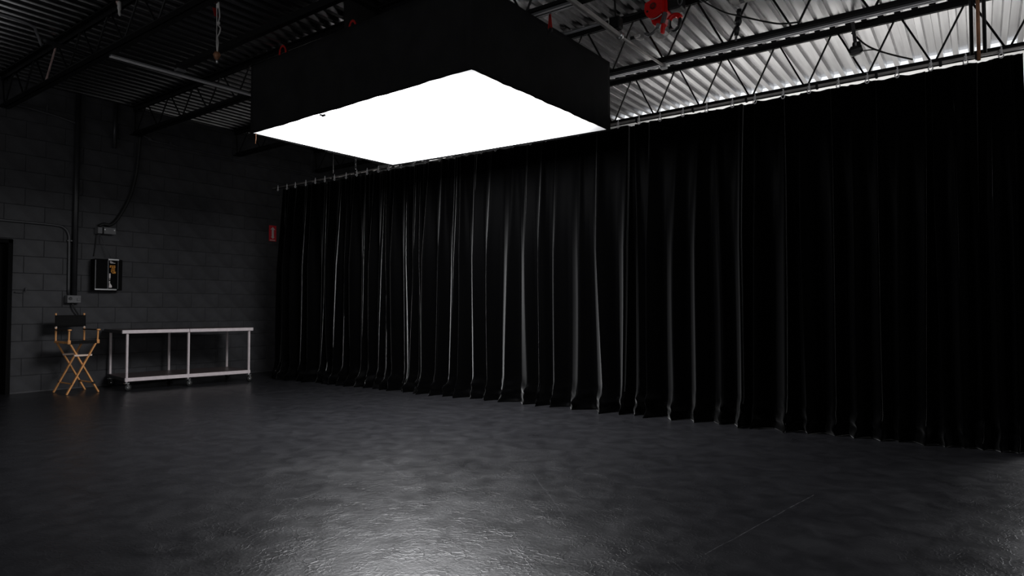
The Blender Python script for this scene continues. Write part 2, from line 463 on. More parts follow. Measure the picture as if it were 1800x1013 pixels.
# black beam the light box hangs from
t = thing('rigging_beam', 'black rigging beam running above the near edge of the light box', 'beam', (-4.5, 3.3, 3.5))
MB().bar((-6.62, 3.3, 3.495), (-2.30, 3.3, 3.495), .06, .06, ch=.006).build('beam_tube', 'steel', t)
for xx in (-6.58, -2.38):
    MB().box((xx, 3.3, 3.455), (.07, .09, .03), None, .005).build('beam_clamp', 'grey', t)

def sling(label, x, y, z0, z1, group='red slings on the light box'):
    t = thing('round_sling', label, 'sling', (x, y, z0), group)
    mb = MB(); h = (z1-z0)
    mb.torus((x, y, z0+h*.5), h*.5, .012, (.42, .15, 0), (0, 0, 1), 18, 6)
    mb.build('webbing_loop', 'redsling', t, True)
    MB().torus((x, y, z0+.012), .026, .007, (1, 0, 0), (0, 0, 1), 12, 6).build('shackle', 'grey', t, True)
sling('red lifting sling at the far left on top of the light box', -5.02, 3.43, 3.232, 3.375)
sling('red looped sling on the middle of the near edge of the light box', -4.10, 3.45, 3.232, 3.365)
sl = MB(); 
for s in (-1, 1): sl.bar((-2.60, 4.09, 3.255), (-2.60+s*.012, 4.09, 3.14), .009, .012)
t = thing('red_strap', 'short red strap hanging from the pale channel beside the light box', 'strap', (-2.60, 4.09, 3.14))
sl.build('webbing', 'redsling', t)
MB().torus((-2.60, 4.09, 3.125), .018, .005, (1, 0, 0), (0, 0, 1), 12, 6).build('ring', 'black', t, True)
MB().tube([(-2.60, 4.09, 3.27), (-2.60, 4.09, 3.245)], .008, 6).build('stud', 'grey', t)

# ------------------------------------------------------------------ overhead light box
A, B, Cc, D = (-5.33, 3.315), (-2.705, 3.275), (-2.645, 5.155), (-5.25, 5.0)
ZB, ZT = 2.60, 3.222
t = thing('overhead_softbox', 'huge black fabric light box with a glowing white diffuser hung from the ceiling', 'light', (-4.02, 4.19, ZB))
def skirt(p, q, bulge):
    p = Vector((*p, 0)); q = Vector((*q, 0)); d = (q-p); nrm = Vector((d.y, -d.x, 0)).normalized(); nx, nz = 48, 10
    vs = []; fs = []
    for j in range(nz+1):
        for i in range(nx+1):
            u = i/nx; v = j/nz
            o = bulge*math.sin(PI*u)*.5*math.sin(PI*v) + .002*math.sin(u*37+v*3)*math.sin(PI*min(1, u*8))*(1-v) + .003*math.sin(u*90)*(1-v)**3
            zz = ZB + (ZT-ZB)*v + (.0022*math.sin(u*23)+.0012*math.sin(u*61))*(1-v)
            pp = p + d*u + nrm*o
            vs.append((pp.x, pp.y, zz))
    for j in range(nz):
        for i in range(nx):
            a = j*(nx+1)+i; fs.append((a, a+1, a+nx+2, a+nx+1))
    o = MB().add(vs, fs).build('skirt_panel', 'skirt', t, True)
    m_ = o.modifiers.new('cloth', 'SOLIDIFY'); m_.thickness = .006; m_.offset = -1
skirt(A, B, .012); skirt(B, Cc, .012); skirt(Cc, D, .01); skirt(D, A, .01)
MB().add([(A[0], A[1], ZT), (B[0], B[1], ZT), (Cc[0], Cc[1], ZT), (D[0], D[1], ZT)], [(0, 1, 2, 3)]).build('top_cover', 'skirt', t)
dz = 2.612
dcs = [(-5.318, 3.335), (-2.716, 3.292), (-2.672, 5.135), (-5.24, 4.985)]
nx = 8; vs = []; fs = []
for j in range(nx+1):
    for i in range(nx+1):
        u, v = i/nx, j/nx
        pa = Vector(dcs[0]).lerp(Vector(dcs[1]), u); pb = Vector(dcs[3]).lerp(Vector(dcs[2]), u); pp = pa.lerp(pb, v)
        vs.append((pp.x, pp.y, dz-.012*math.sin(PI*u)*math.sin(PI*v)*0))
for j in range(nx):
    for i in range(nx):
        a = j*(nx+1)+i; fs.append((a, a+nx+1, a+nx+2, a+1))
MB().add(vs, fs).build('diffuser', 'diffuser', t)
fr = MB()
ring = [Vector((*p, 2.635)) for p in dcs]
for i in range(4): fr.tube([ring[i], ring[(i+1) % 4]], .014, 8)
fr.build('frame_tube', 'steel', t)
cl = MB().box((-4.31, 3.332, 2.592), (.045, .018, .016), None, .003); cl.box((-4.34, 3.326, 2.600), (.02, .012, .012))
cl.build('edge_clip', 'black', t)
MB().tube([(-5.300, 3.352, 2.61), (-5.298, 3.35, 2.56), (-5.305, 3.35, 2.515)], .004, 5).build('tie_cord', 'copper', t, True)

# ------------------------------------------------------------------ stage curtain
YC = 5.745
ridx = [-8.46, -8.33, -8.21, -8.01, -7.81, -7.62, -7.43, -7.25, -7.07, -6.92, -6.74, -6.59, -6.41, -6.25, -6.12, -5.97, -5.79, -5.69, -5.54, -5.42, -5.21, -5.03, -4.87, -4.67, -4.44, -4.21, -3.94, -3.75, -3.59, -3.32, -3.01, -2.78, -2.66, -2.52, -2.27, -2.07, -1.86, -1.67, -1.56, -1.3, -1.16, -.94, -.79, -.62, -.50, -.33, -.24, -.11, .0, .1, .21, .29]
rng = random.Random(5)
NR = len(ridx)
amp = [rng.uniform(.6, 1.15) for _ in ridx]; dri = [rng.uniform(-1, 1) for _ in ridx]; ph = [rng.uniform(0, 6.28) for _ in ridx]
knock = [rng.uniform(0, 1) for _ in ridx]; kz = [rng.uniform(.08, .22) for _ in ridx]
hook_x = []
xx = -8.42
while xx < .30:
    hook_x.append(xx); xx += .215 + rng.uniform(-.03, .03)
ZC = 2.817
zs = [0, .01, .02, .035, .05, .065, .08, .095, .11, .125, .14, .16, .18, .20, .225, .25, .28, .32, .36, .44, .55, .7, .9, 1.1, 1.35, 1.6, 1.85, 2.1, 2.3, 2.45, 2.56, 2.64, 2.70, 2.74, 2.775, 2.817]
def ridge(i, z):
    s = min(abs(ridx[i]-ridx[max(i-1, 0)]) or 9, abs(ridx[min(i+1, NR-1)]-ridx[i]) or 9)
    return ridx[i] + s*.26*(dri[i]*(z-.6)/2.2 + .35*math.sin(z*1.3+ph[i]))
def drop(x):            # how far the header sags between its hooks
    for a, b in zip(hook_x, hook_x[1:]):
        if a <= x <= b: return 4*(x-a)*(b-x)/(b-a)**2
    return 0
K = 16
vs = []; cols = (NR-1)*K+1
for z in zs:
    R_ = [ridge(i, z) for i in range(NR)]
    for c in range(cols):
        i = min(c//K, NR-2); tt = .5-.5*math.cos(PI*(c-i*K)/K)
        x0, x1 = R_[i], R_[i+1]; gap = x1-x0
        dn = min(tt, 1-tt)*gap
        am = amp[i]*(1-tt) + amp[i+1]*tt
        slope = (.75 + .95*min(1, (ZC-z)/1.2))*am*min(1, .19/gap)
        depth = slope*gap*.5
        rr = (.010 + .005*am)*(1 + .9*min(1, max(0, (x0+2.6)/1.2)))
        off = -depth + slope*(math.sqrt(dn*dn+rr*rr)-rr)
        off -= .75*depth*max(0, min(1, (z-1.55)/1.1))*max(0, 1-abs(tt-.5)*4)*(.4+.6*knock[i])
        # small secondary pleats in the header that die out downwards
        off -= .006*math.cos(4*PI*tt+ph[i])*max(0, min(1, (z-1.3)/1.4))
        off -= .006*math.sin(PI*tt)*math.cos(2*PI*tt*1.5+ph[i])*max(0, 1-abs(z-1.2)/1.2)
        # cloth breaking on the floor
        if z < .28:
            q = (1-z/.28); wgt = abs(1-2*tt)**1.4
            near = i if tt < .5 else i+1
            kb = knock[near]
            off -= .085*q**1.6*(.45+.55*wgt)*(.5+kb) + .050*wgt*kb*math.exp(-((z-kz[near]*.75)/.03)**2)
            xm = x0+gap*tt
            off -= (.030*noise.noise((xm*9, z*11, 2.3)) + .018*noise.noise((xm*21, z*24+xm*9, 5.1)))*min(1, q*1.6)*min(1, z/.03+.3)
        x = x0 + gap*tt - .10*depth*math.sin(2*PI*tt)
        if z < .28: x += .022*(1-z/.28)*noise.noise((x*7, z*16, 9.7))
        zz = z
        if z > 2.5: zz = z - drop(x)*.011*(z-2.5)/.3
        if z == 0: zz = .0004
        vs.append((x, YC+.075+off, zz))
fs = []
for j in range(len(zs)-1):
    for c in range(cols-1):
        a = j*cols+c; fs.append((a, a+1, a+cols+1, a+cols))
cur = thing('stage_curtain', 'floor-length black velvet curtain in heavy vertical folds along the long wall', 'curtain', (-4.1, YC, 0))
dr = MB().add(vs, fs).build('drape', 'velvet', cur, True)
md = dr.modifiers.new('cloth', 'SOLIDIFY'); md.thickness = .004; md.offset = 1
hk = MB(); hk.torus((0, 0, -.010), .017, .0042, (1, 0, 0), (0, 0, 1), 12, 5, sx=.8)
hk.box((0, 0, .022), (.020, .010, .030), None, .003); hk.tube([(0, 0, .034), (.004, 0, .044), (0, 0, .056)], .005, 5)
ho = hk.build('curtain_hook', 'palesteel', None, True); hme = ho.data; bpy.data.objects.remove(ho)
for x in hook_x:
    shared('curtain_hook', hme, cur, (x, YC-.05, ZC-.012+rng.uniform(-.006, .003)))

tr = thing('curtain_track', 'double curtain track of grey pipe above the black drapes', 'track', (-4.0, YC, 2.86))
MB().tube([(-8.62, YC, 2.842), (2.4, YC, 2.842)], .0115, 12).build('track_pipe', 'pipe', tr, True)
MB().bar((-8.62, YC-.004, 2.823), (2.4, YC-.004, 2.823), .016, .006).build('runner_rail', 'steel', tr)
cm = MB(); cm.box((0, 0, 0), (.020, .034, .046), None, .004)
co = cm.build('track_clamp', 'steel', None); cme = co.data; bpy.data.objects.remove(co)
for x in (-8.5, -7.22, -6.75, -5.9, -5.0, -4.1, -3.2, -2.66, -2.1, -1.62, -1.05, -.62, -.2, .02, .16):
    shared('track_clamp', cme, tr, (x, YC, 2.838))

def rod(label, pts, r, m, cat='rod', name='hanger_rod'):
    return tag(MB().tube(pts, r, 8).build(name, m, None, True), label, cat)
rod('left black hanger rod of the pair at the right end of the curtain track', [(-.008, YC, 2.85), (-.006, YC, ZD)], .0125, 'steel')
rod('right black hanger rod of the pair at the right end of the curtain track', [(.069, YC, 2.85), (.069, YC, ZD)], .0125, 'steel')
rod('rusty copper-coloured pipe between the two black hanger rods', [(.032, YC-.02, 2.80), (.034, YC-.02, 3.2), (.034, YC-.02, ZD)], .012, 'copper', 'pipe', 'copper_pipe')
rod('thin black hanger rod nearest the left end of the curtain track', [(-7.22, YC, 2.9), (-7.22, YC, ZD)], .006, 'steel')
ch = MB()
for k in range(22):
    ch.torus((-6.75, YC, 2.915+k*.034), .019, .005, ((1, 0, 0) if k % 2 else (0, 1, 0)), (0, 0, 1), 8, 4, sx=.6, sy=1.1)
tag(ch.build('hanger_chain', 'grey', None, True), 'steel chain holding the left part of the curtain track', 'chain')

# ------------------------------------------------------------------ wall services
rod('thick black pipe running down the block wall from the ceiling', [(XW+.035, 3.43, 3.81), (XW+.035, 3.428, 1.198)], .032, 'blackpipe', 'pipe', 'wall_pipe')
rod('short black pipe hanging from the ceiling line, ending high on the block wall', [(XW+.03, 3.886, 3.815), (XW+.03, 3.872, 3.20)], .026, 'blackpipe', 'pipe', 'stub_pipe')
t = thing('wall_conduit', 'black conduit coming from above the doorway and bending down to a switch box', 'conduit', (XW, 3.3, 1.6))
MB().tube(smooth_path([(XW+.02, 2.30, 2.09), (XW+.02, 2.75, 2.088), (XW+.02, 3.18, 2.085), (XW+.02, 3.30, 2.062), (XW+.02, 3.355, 1.985), (XW+.02, 3.365, 1.85), (XW+.02, 3.37, 1.21)], 6), .0155, 8).build('conduit_tube', 'cond', t, True)
MB().box((XW+.016, 3.37, 1.9), (.03, .06, .02), None, .003).build('conduit_strap', 'cond', t)
t = thing('switch_box', 'small grey switch box at the foot of the conduit, above the folding chair', 'box', (XW, 3.41, 1.15))
MB().box((XW+.05, 3.409, 1.148), (.10, .156, .098), None, .006).build('box_body', 'grey', t)
MB().tube([(XW+.099, 3.365, 1.155), (XW+.108, 3.365, 1.155)], [.022, .018], 12).build('socket', 'black', t)
MB().box((XW+.104, 3.455, 1.147), (.010, .035, .035), None, .003).build('switch_plate', 'grey', t)
rod('black flex trailing from the switch box down behind the folding chair', smooth_path([(XW+.05, 3.40, 1.105), (XW+.06, 3.43, 1.02), (XW+.05, 3.475, .94), (XW+.04, 3.47, .85)], 5), .010, 'rubber', 'cable', 'flex_cable')

t = thing('junction_box', 'grey junction box fed by the looping cable, above the black control box', 'box', (XW, 3.78, 2.06))
MB().box((XW+.052, 3.812, 2.064), (.104, .150, .092), None, .006).build('box_body', 'grey', t)
MB().box((XW+.055, 3.690, 2.060), (.11, .056, .086), None, .006).build('connector', 'grey', t)
MB().tube([(XW+.05, 3.715, 2.06), (XW+.05, 3.742, 2.06)], .026, 12).build('coupling', 'black', t)
MB().tube([(XW+.103, 3.745, 2.075), (XW+.112, 3.745, 2.075)], .008, 8).build('screw', 'silver', t)
MB().tube([(XW+.103, 3.862, 2.075), (XW+.109, 3.862, 2.075)], .008, 8).build('screw', 'silver', t)
rod('thick black cable looping down the wall from the joist to the junction box', smooth_path([(XW+.06, 4.19, 3.42), (XW+.05, 4.18, 3.2), (XW+.04, 4.155, 2.90), (XW+.04, 4.09, 2.6), (XW+.04, 4.00, 2.38), (XW+.045, 3.91, 2.22), (XW+.05, 3.83, 2.150), (XW+.05, 3.76, 2.155), (XW+.05, 3.70, 2.125)], 6), .020, 'rubber', 'cable', 'feed_cable')
rod('thin pale wire strung from the junction box to the control box', [(XW+.06, 3.70, 2.015), (XW+.12, 3.82, 1.70)], .003, 'cond', 'wire', 'control_wire')
rod('thin black wire hanging behind the left corner of the control box', smooth_path([(XW+.03, 3.68, 2.01), (XW+.02, 3.67, 1.85), (XW+.02, 3.655, 1.72)], 5), .005, 'rubber', 'wire', 'control_wire')

t = thing('control_box', 'black wall-mounted control box with silver edge trim and orange lettering', 'box', (XW, 3.79, 1.47))
MB().box((XW+.072, 3.79, 1.475), (.144, .33, .412), None, .004).build('box_case', 'void', t)
xf = XW+.145
MB().box((xf+.006, 3.735, 1.475), (.012, .25, .404), None, .002).build('front_door', 'void', t)
tm = MB(); tm.box((xf+.012, 3.748, 1.279), (.016, .262, .020), None, .002); tm.box((xf+.012, 3.838, 1.677), (.016, .128, .022), None, .002)
tm.build('edge_trim', 'silver', t)
tm = MB(); tm.box((xf+.010, 3.622, 1.476), (.012, .010, .38)); tm.box((xf+.010, 3.772, 1.476), (.010, .010, .38)); tm.box((xf+.010, 3.894, 1.476), (.010, .006, .37))
tm.build('side_trim', 'grey', t)
tx = MB()
def dash(m_, y0, z0, w_, h_): m_.box((xf+.0145, y0+w_/2, z0+h_/2), (.005, w_, h_))
LY, LZ = 3.792, 1.52
for (a, b_, w_, h_) in ((0, .060, .010, .030), (.008, .078, .012, .010), (.022, .045, .008, .048), (.018, .078, .022, .008), (.034, .050, .030, .008), (.036, .066, .026, .008), (.036, .082, .028, .008), (.058, .050, .008, .042), (.034, .062, .008, .026),
                        (.014, .026, .052, .010), (.026, .012, .010, .030), (.046, .010, .010, .034), (.014, .006, .018, .010), (.044, .000, .030, .009), (.022, -.016, .050, .010), (.022, -.016, .010, .020), (.048, -.010, .024, .010)):
    dash(tx, LY+a, LZ+b_-.010, w_, h_)
tx.build('orange_lettering', 'orange', t)
tw = MB()
for (a, b_, w_, h_) in ((0, .128, .040, .006), (.006, .118, .060, .006), (0, .140, .024, .006), (-.006, -.080, .016, .062), (-.004, -.100, .010, .014), (-.006, -.150, .012, .034)):
    dash(tw, LY+a, LZ+b_-.010, w_, h_)
tw.prism([(-.008, -.215), (.026, -.215), (.030, -.195), (.012, -.165), (.004, -.150), (-.004, -.170)], (xf+.012, LY, LZ), (0, 1, 0), (0, 0, 1), .005)
tw.build('white_print', 'sign_white', t)

t = thing('extinguisher_sign', 'red vertical sign with a white double-headed arrow, on the wall beside the curtain', 'sign', (XW, 6.32, 2.276))
MB().box((XW+.004, 6.32, 2.276), (.006, .135, .262), None, .001).build('sign_plate', 'sign_red', t)
aw = MB()
poly = [(0, .105), (.046, .060), (.018, .066), (.018, -.062), (.036, -.056), (0, -.092), (-.036, -.056), (-.018, -.062), (-.018, .066), (-.046, .060)]
aw.prism(poly, (XW+.0075, 6.32, 2.276), (0, 1, 0), (0, 0, 1), .002); aw.build('double_arrow', 'sign_white', t)
MB().box((XW+.0085, 6.318, 2.162), (.002, .095, .013)).build('text_bar', 'sign_white', t)

t = thing('high_conduit', 'grey conduit high on the block wall between the first joist and the thick pipe', 'conduit', (XW, 3.1, 3.48))
MB().tube(smooth_path([(XW+.03, 2.70, 3.50), (XW+.025, 2.86, 3.505), (XW+.022, 2.93, 3.502), (XW+.022, 3.2, 3.475), (XW+.022, 3.40, 3.44), (XW+.06, 3.44, 3.42)], 5), .013, 8).build('conduit_tube', 'cond', t, True)
MB().tube([(XW+.03, 2.68, 3.50), (XW+.03, 2.73, 3.50)], .022, 8).build('end_bushing', 'pipe', t)
MB().tube([(XW+.02, 3.09, 3.50), (XW+.02, 3.09, 3.60)], .008, 6).build('conduit_strap', 'cond', t)
t = thing('long_conduit', 'thin grey conduit running along the top of the block wall towards the curtain', 'conduit', (XW, 5.5, 3.39))
MB().tube(smooth_path([(XW+.03, 4.24, 3.445), (XW+.022, 4.36, 3.43), (XW+.022, 4.40, 3.41), (XW+.022, 5.5, 3.385), (XW+.022, 6.5, 3.392), (XW+.022, 8.5, 3.40)], 5), .012, 8).build('conduit_tube', 'cond', t, True)
MB().box((XW+.02, 4.62, 3.42), (.03, .02, .05)).build('conduit_strap', 'cond', t)
rod('small bent wire hook on the block wall beside the doorway', smooth_path([(XW+.012, 2.80, 1.225), (XW+.02, 2.87, 1.222), (XW+.03, 2.905, 1.24), (XW+.03, 2.91, 1.285)], 5), .006, 'cond', 'hook', 'wall_hook')
rod('grey conduit crossing the deck at the top left corner and dropping behind a joist', smooth_path([(-6.46, .6, 3.44), (-6.48, 1.7, 3.44), (-6.49, 1.98, 3.43), (-6.56, 2.05, 3.41), (-6.66, 2.12, 3.34)], 5), .011, 'grey', 'conduit', 'roof_conduit')
rod('dark flexible duct sagging under the joist at the upper left', smooth_path([(-6.62, 2.12, 3.38), (-6.9, 2.4, 3.47), (-7.3, 2.8, 3.60), (-7.6, 3.2, 3.70)], 5), .022, 'blackpipe', 'duct', 'flexible_duct')

# ------------------------------------------------------------------ bits hanging from the roof
t = thing('hanging_cord', 'white knotted cord hanging over the deck left of the light box', 'cord', (-5.62, 3.15, ZD))
MB().tube(smooth_path([(-5.60, 3.15, ZD), (-5.595, 3.15, 3.79), (-5.58, 3.15, 3.69), (-5.605, 3.15, 3.625), (-5.565, 3.15, 3.58), (-5.58, 3.15, 3.535), (-5.61, 3.15, 3.51), (-5.60, 3.15, 3.45), (-5.612, 3.15, 3.36)], 5), .0065, 6).build('cord_strand', 'rope', t, True)
MB().tube(smooth_path([(-5.63, 3.15, 3.80), (-5.625, 3.15, 3.62), (-5.625, 3.15, 3.45), (-5.614, 3.15, 3.37)], 5), .0055, 6).build('cord_strand', 'rope', t, True)
MB().box((-5.60, 3.15, 3.632), (.035, .022, .03), None, .006).build('knot', 'white', t)
MB().box((-5.612, 3.15, 3.80), (.032, .022, .045), None, .006).build('cleat', 'white', t)
MB().bar((-5.68, 3.155, 3.80), (-5.645, 3.155, 3.71), .035, .004).build('red_tag', 'redsling', t)
MB().tube([(-5.615, 3.15, 3.37), (-5.618, 3.15, 3.345), (-5.62, 3.15, 3.30)], [.02, .034, .016], 10).build('weight', 'copper', t, True)
MB().tube([(-5.618, 3.15, 3.305), (-5.612, 3.15, 3.265)], .010, 8).build('weight_eye', 'silver', t, True)
t = thing('tape_streamer', 'torn pale streamer dangling from the deck at the upper left', 'streamer', (-6.30, 2.62, 3.75))
MB().tube(smooth_path([(-6.315, 2.60, ZD), (-6.30, 2.60, 3.79), (-6.30, 2.60, 3.74), (-6.286, 2.60, 3.685)], 4), [.020]*4+[.017]*4+[.012]*4+[.006], 6).build('torn_strip', 'rope', t, True)
MB().tube([(-6.32, 2.60, 3.829), (-6.31, 2.60, 3.80)], .024, 6).build('red_end', 'rust', t)

# electric chain hoist
hy = 5.4
t = thing('chain_hoist', 'red electric chain hoist hanging under the deck right of the light box', 'hoist', (-2.28, hy, 3.7))
poly = []
cx, cz = -2.292, 3.685
for k in range(18):
    a = PI*1.0 + k/17*PI*1.0
    poly.append((cx+.085*math.cos(a), cz+.095*math.sin(a)))
poly = [(cx-.080, cz+.055)] + poly + [(cx+.085, cz+.13), (cx+.03, cz+.13), (cx-.005, cz+.075)]
o = MB().prism(poly, (0, hy-.09, 0), (1, 0, 0), (0, 0, 1), -.05).build('motor_cover', 'red', t); fix_normals(o)
poly2 = [(cx-.075, cz+.02), (cx+.10, cz+.10), (cx+.115, cz-.02), (cx+.07, cz-.13), (cx+.03, cz-.165), (cx-.035, cz-.12)]
o = MB().prism(poly2, (0, hy-.03, 0), (1, 0, 0), (0, 0, 1), -.09).build('gear_case', 'red', t); fix_normals(o)
MB().tube([(cx, hy-.085, cz+.01), (cx, hy-.096, cz+.01)], .032, 16).build('maker_badge', 'redsling', t)
MB().torus((cx, hy-.096, cz+.01), .022, .004, (1, 0, 0), (0, 0, 1), 14, 5).build('badge_ring', 'black', t)
MB().tube([(cx-.055, hy-.088, cz-.025), (cx-.055, hy-.094, cz-.025)], .010, 10).build('bolt', 'black', t)
MB().torus((cx+.005, hy-.085, cz+.01), .115, .006, (1, 0, 0), (0, 0, 1), 10, 5, a0=PI*1.42, a1=PI*1.72).build('cover_seam', 'silver', t, True)
ar = MB().torus((-2.13, hy, 3.545), .055, .024, (1, 0, 0), (0, 0, 1), 12, 8, a0=.1*PI, a1=.85*PI)
ar.build('chain_guide', 'red', t, True)
MB().torus((-2.13, hy, 3.535), .05, .016, (1, 0, 0), (0, 0, 1), 14, 8, sy=1.35).build('chain_bag_ring', 'black', t, True)
MB().tube([(-2.175, hy-.02, 3.57), (-2.178, hy-.02, 3.50)], .006, 6).build('guide_pin', 'silver', t)
MB().tube([(-2.165, hy-.02, 3.475), (-2.13, hy-.02, 3.470), (-2.105, hy-.02, 3.49)], .008, 6).build('guide_clip', 'silver', t)
MB().box((-2.255, hy-.05, 3.515), (.055, .05, .045), Matrix.Rotation(.5, 3, 'Y'), .008).build('hook_block', 'silver', t)
MB().bar((-2.225, hy-.05, 3.535), (-2.195, hy-.05, 3.625), .03, .03).build('hook_arm', 'grey', t)
MB().tube(smooth_path([(-2.275, hy-.05, 3.505), (-2.34, hy-.05, 3.475), (-2.395, hy-.05, 3.49), (-2.36, hy-.05, 3.455), (-2.30, hy-.05, 3.475)], 4), .007, 6).build('hook', 'grey', t, True)
MB().bar((-2.215, hy-.05, 3.53), (-2.225, hy-.05, 3.445), .04, .03, ch=.006).build('limit_lever', 'red', t)
MB().tube(smooth_path([(-2.30, hy-.04, 3.435), (-2.24, hy-.04, 3.405), (-2.18, hy-.04, 3.425), (-2.15, hy-.04, 3.445)], 4), .003, 5).build('pull_cord', 'rope', t, True)
mt = MB().box((-2.12, hy+.02, 3.71), (.13, .12, .13), None, .012); mt.tube([(-2.20, hy, 3.76), (-2.16, hy, ZD)], .03, 8); mt.box((-2.10, hy, 3.81), (.20, .14, .04))
mt.build('trolley', 'black', t)
MB().torus((-2.06, hy-.05, 3.70), .03, .006, (1, 0, 0), (0, 0, 1), 10, 5, sx=.7, sy=1.4).build('trolley_link', 'grey', t, True)
for p in ((-2.13, 3.79), (-2.075, 3.785)):
    MB().box((p[0], hy-.06, p[1]), (.025, .02, .012)).build('trolley_bolt', 'silver', t)

t = thing('rigging_clamp', 'black turnbuckle and clamp chain hanging above the long bright channel', 'clamp', (-1.64, 5.58, 3.4))
mb = MB(); mb.tube([(-1.62, 5.58, 3.58), (-1.628, 5.58, 3.52)], .02, 8); mb.tube([(-1.628, 5.58, 3.52), (-1.635, 5.58, 3.47), (-1.64, 5.58, 3.44)], [.026, .034, .02], 8)
mb.build('clamp_jaw', 'black', t, True)
MB().tube([(-1.64, 5.58, 3.44), (-1.642, 5.58, 3.42), (-1.65, 5.58, 3.36)], [.012, .024, .018], 8).build('turnbuckle', 'black', t, True)
MB().tube([(-1.65, 5.58, 3.36), (-1.655, 5.58, 3.315)], .010, 6).build('threaded_eye', 'grey', t)
MB().box((-1.648, 5.555, 3.465), (.014, .01, .012)).build('set_screw', 'silver', t)

t = thing('batten_light', 'white batten light fixture at the very top edge, right of the hoist', 'light', (-1.49, 5.3, 3.5))
MB().bar((-1.60, 5.30, 3.535), (-1.36, 5.30, 3.535), .10, .05, ch=.012).build('fixture_body', 'white', t)
MB().box((-1.60, 5.29, 3.53), (.02, .05, .03), None, .004).build('end_cap', 'white', t)
MB().tube([(-1.50, 5.30, 3.56), (-1.50, 5.30, ZD)], .006, 6).build('drop_rod', 'steel', t)
MB().tube([(-1.40, 5.30, 3.56), (-1.40, 5.30, ZD)], .006, 6).build('drop_rod', 'steel', t)
MB().box((-1.515, 5.285, 3.505), (.03, .05, .012)).build('latch', 'grey', t)

t = thing('cable_clip', 'small white cable clip with a loose tail beside the grey pipe', 'clip', (-2.385, 5.2, 3.4))
MB().box((-2.397, 5.2, 3.412), (.055, .02, .022), None, .005).build('clip_body', 'white', t)
MB().tube([(-2.41, 5.2, 3.395), (-2.37, 5.2, 3.375), (-2.335, 5.2, 3.372)], .006, 6).build('cable_tail', 'white', t)
MB().box((-2.445, 5.2, 3.405), (.04, .03, .03), None, .006).build('clip_base', 'black', t)

t = thing('junction_pod', 'black electrical pod hanging against the bright deck above the curtain', 'box', (-.93, 7.05, 3.55))
MB().tube([(-.985, 7.05, 3.535), (-.97, 7.05, 3.535), (-.90, 7.05, 3.545), (-.875, 7.05, 3.55)], [.035, .05, .05, .035], 10).build('pod_body', 'black', t)
MB().box((-.925, 7.05, 3.60), (.07, .05, .04), None, .006).build('mount', 'steel', t)
MB().bar((-.935, 7.05, 3.60), (-.955, 7.05, ZD), .035, .03).build('drop_stem', 'cond', t)
MB().box((-.925, 7.0, 3.585), (.016, .01, .03)).build('label_tab', 'silver', t)
rod('black cable drooping from the joist past the electrical pod to the rail', smooth_path([(-.975, 7.12, 3.75), (-.854, 7.12, 3.60), (-.735, 7.08, 3.497), (-.595, 7.05, 3.408), (-.46, 7.05, 3.34)], 5), .0085, 'rubber', 'cable', 'power_cable')
rod('thin black lead coming out of the right side of the electrical pod', smooth_path([(-.875, 7.05, 3.52), (-.80, 7.05, 3.515), (-.73, 7.05, 3.495)], 5), .006, 'rubber', 'cable', 'power_lead')
rod('black cable drooping across the deck between the hoist and the bright channel', smooth_path([(-1.95, 5.5, 3.74), (-1.75, 5.5, 3.569), (-1.597, 5.5, 3.487), (-1.412, 5.5, 3.394), (-1.27, 5.5, 3.332), (-1.13, 5.5, 3.310)], 5), .0075, 'rubber', 'cable', 'drooping_cable')

# ------------------------------------------------------------------ work table on casters
th = math.atan2(.255, 1.497)
dv = Vector((math.sin(th), math.cos(th), 0)); nv = Vector((-math.cos(th), math.sin(th), 0))
TA = Vector((-8.602, 3.713, 0)); TD = .80
RT = Matrix((-nv, dv, Vector((0, 0, 1)))).transposed()
def tp(s, d, z): return TA + dv*s + nv*d + Vector((0, 0, z))
t = thing('work_table', 'long rolling work table with two tiers and mauve-grey metal edges, by the block wall', 'table', tp(.76, .4, 0))
LN = 1.517
def slab(s0, s1, d0, d1, z0, z1): return MB().box(tp((s0+s1)/2, (d0+d1)/2, (z0+z1)/2), (d1-d0, s1-s0, z1-z0), RT, .004)
for s0, s1 in ((-.062, .72), (.724, 1.566)):
    slab(s0, s1, -.02, TD+.03, .742, .756).build('top_board', 'table_top', t)
    slab(s0, s1, -.030, -.018, .714, .758).build('top_edge', 'table_metal', t)
slab(-.074, -.062, -.03, TD+.03, .714, .757).build('end_edge', 'black', t)
slab(-.02, LN+.02, .0, TD, .150, .162).build('shelf_board', 'table_top', t)
for s0, s1 in ((-.02, .713), (.717, LN+.02)):
    slab(s0, s1, -.014, .0, .116, .163).build('shelf_edge', 'table_metal', t)
slab(-.032, -.02, -.01, TD, .118, .160).build('end_edge', 'black', t)
def leg(s, d):
    MB().bar(tp(s, d, .112), tp(s, d, .742), .026, .026, ch=.003).build('leg', 'table_metal', t)
    c = MB()
    R = .042
    base = tp(s, d, 0)
    ax = dv.copy()*.35 - nv*.94; ax = Vector((ax.x, ax.y, 0)).normalized()
    roll = Vector((-ax.y, ax.x, 0))
    w_ = MB(); wc = base + roll*.018 + Vector((0, 0, R))
    w_.tube([wc-ax*.016, wc-ax*.013, wc+ax*.013, wc+ax*.016], [.034, R, R, .034], 18)
    wh = w_.build('caster', 'rubber', t, True)
    k = MB(); k.tube([wc-ax*.019, wc+ax*.019], .020, 14); k.build('wheel_hub', 'silver', wh, True)
    k = MB()
    for sg in (-1, 1):
        k.bar(wc+ax*.021*sg, base+Vector((0, 0, .098))+ax*.021*sg, .022, .004, up=ax)
    k.box(base+Vector((0, 0, .098)), (.05, .05, .010)); k.tube([base+Vector((0, 0, .098)), base+Vector((0, 0, .118))], .011, 8)
    k.build('fork', 'silver', wh)
for d in (0., TD):
    for s in (0., .718, LN): leg(s, d)

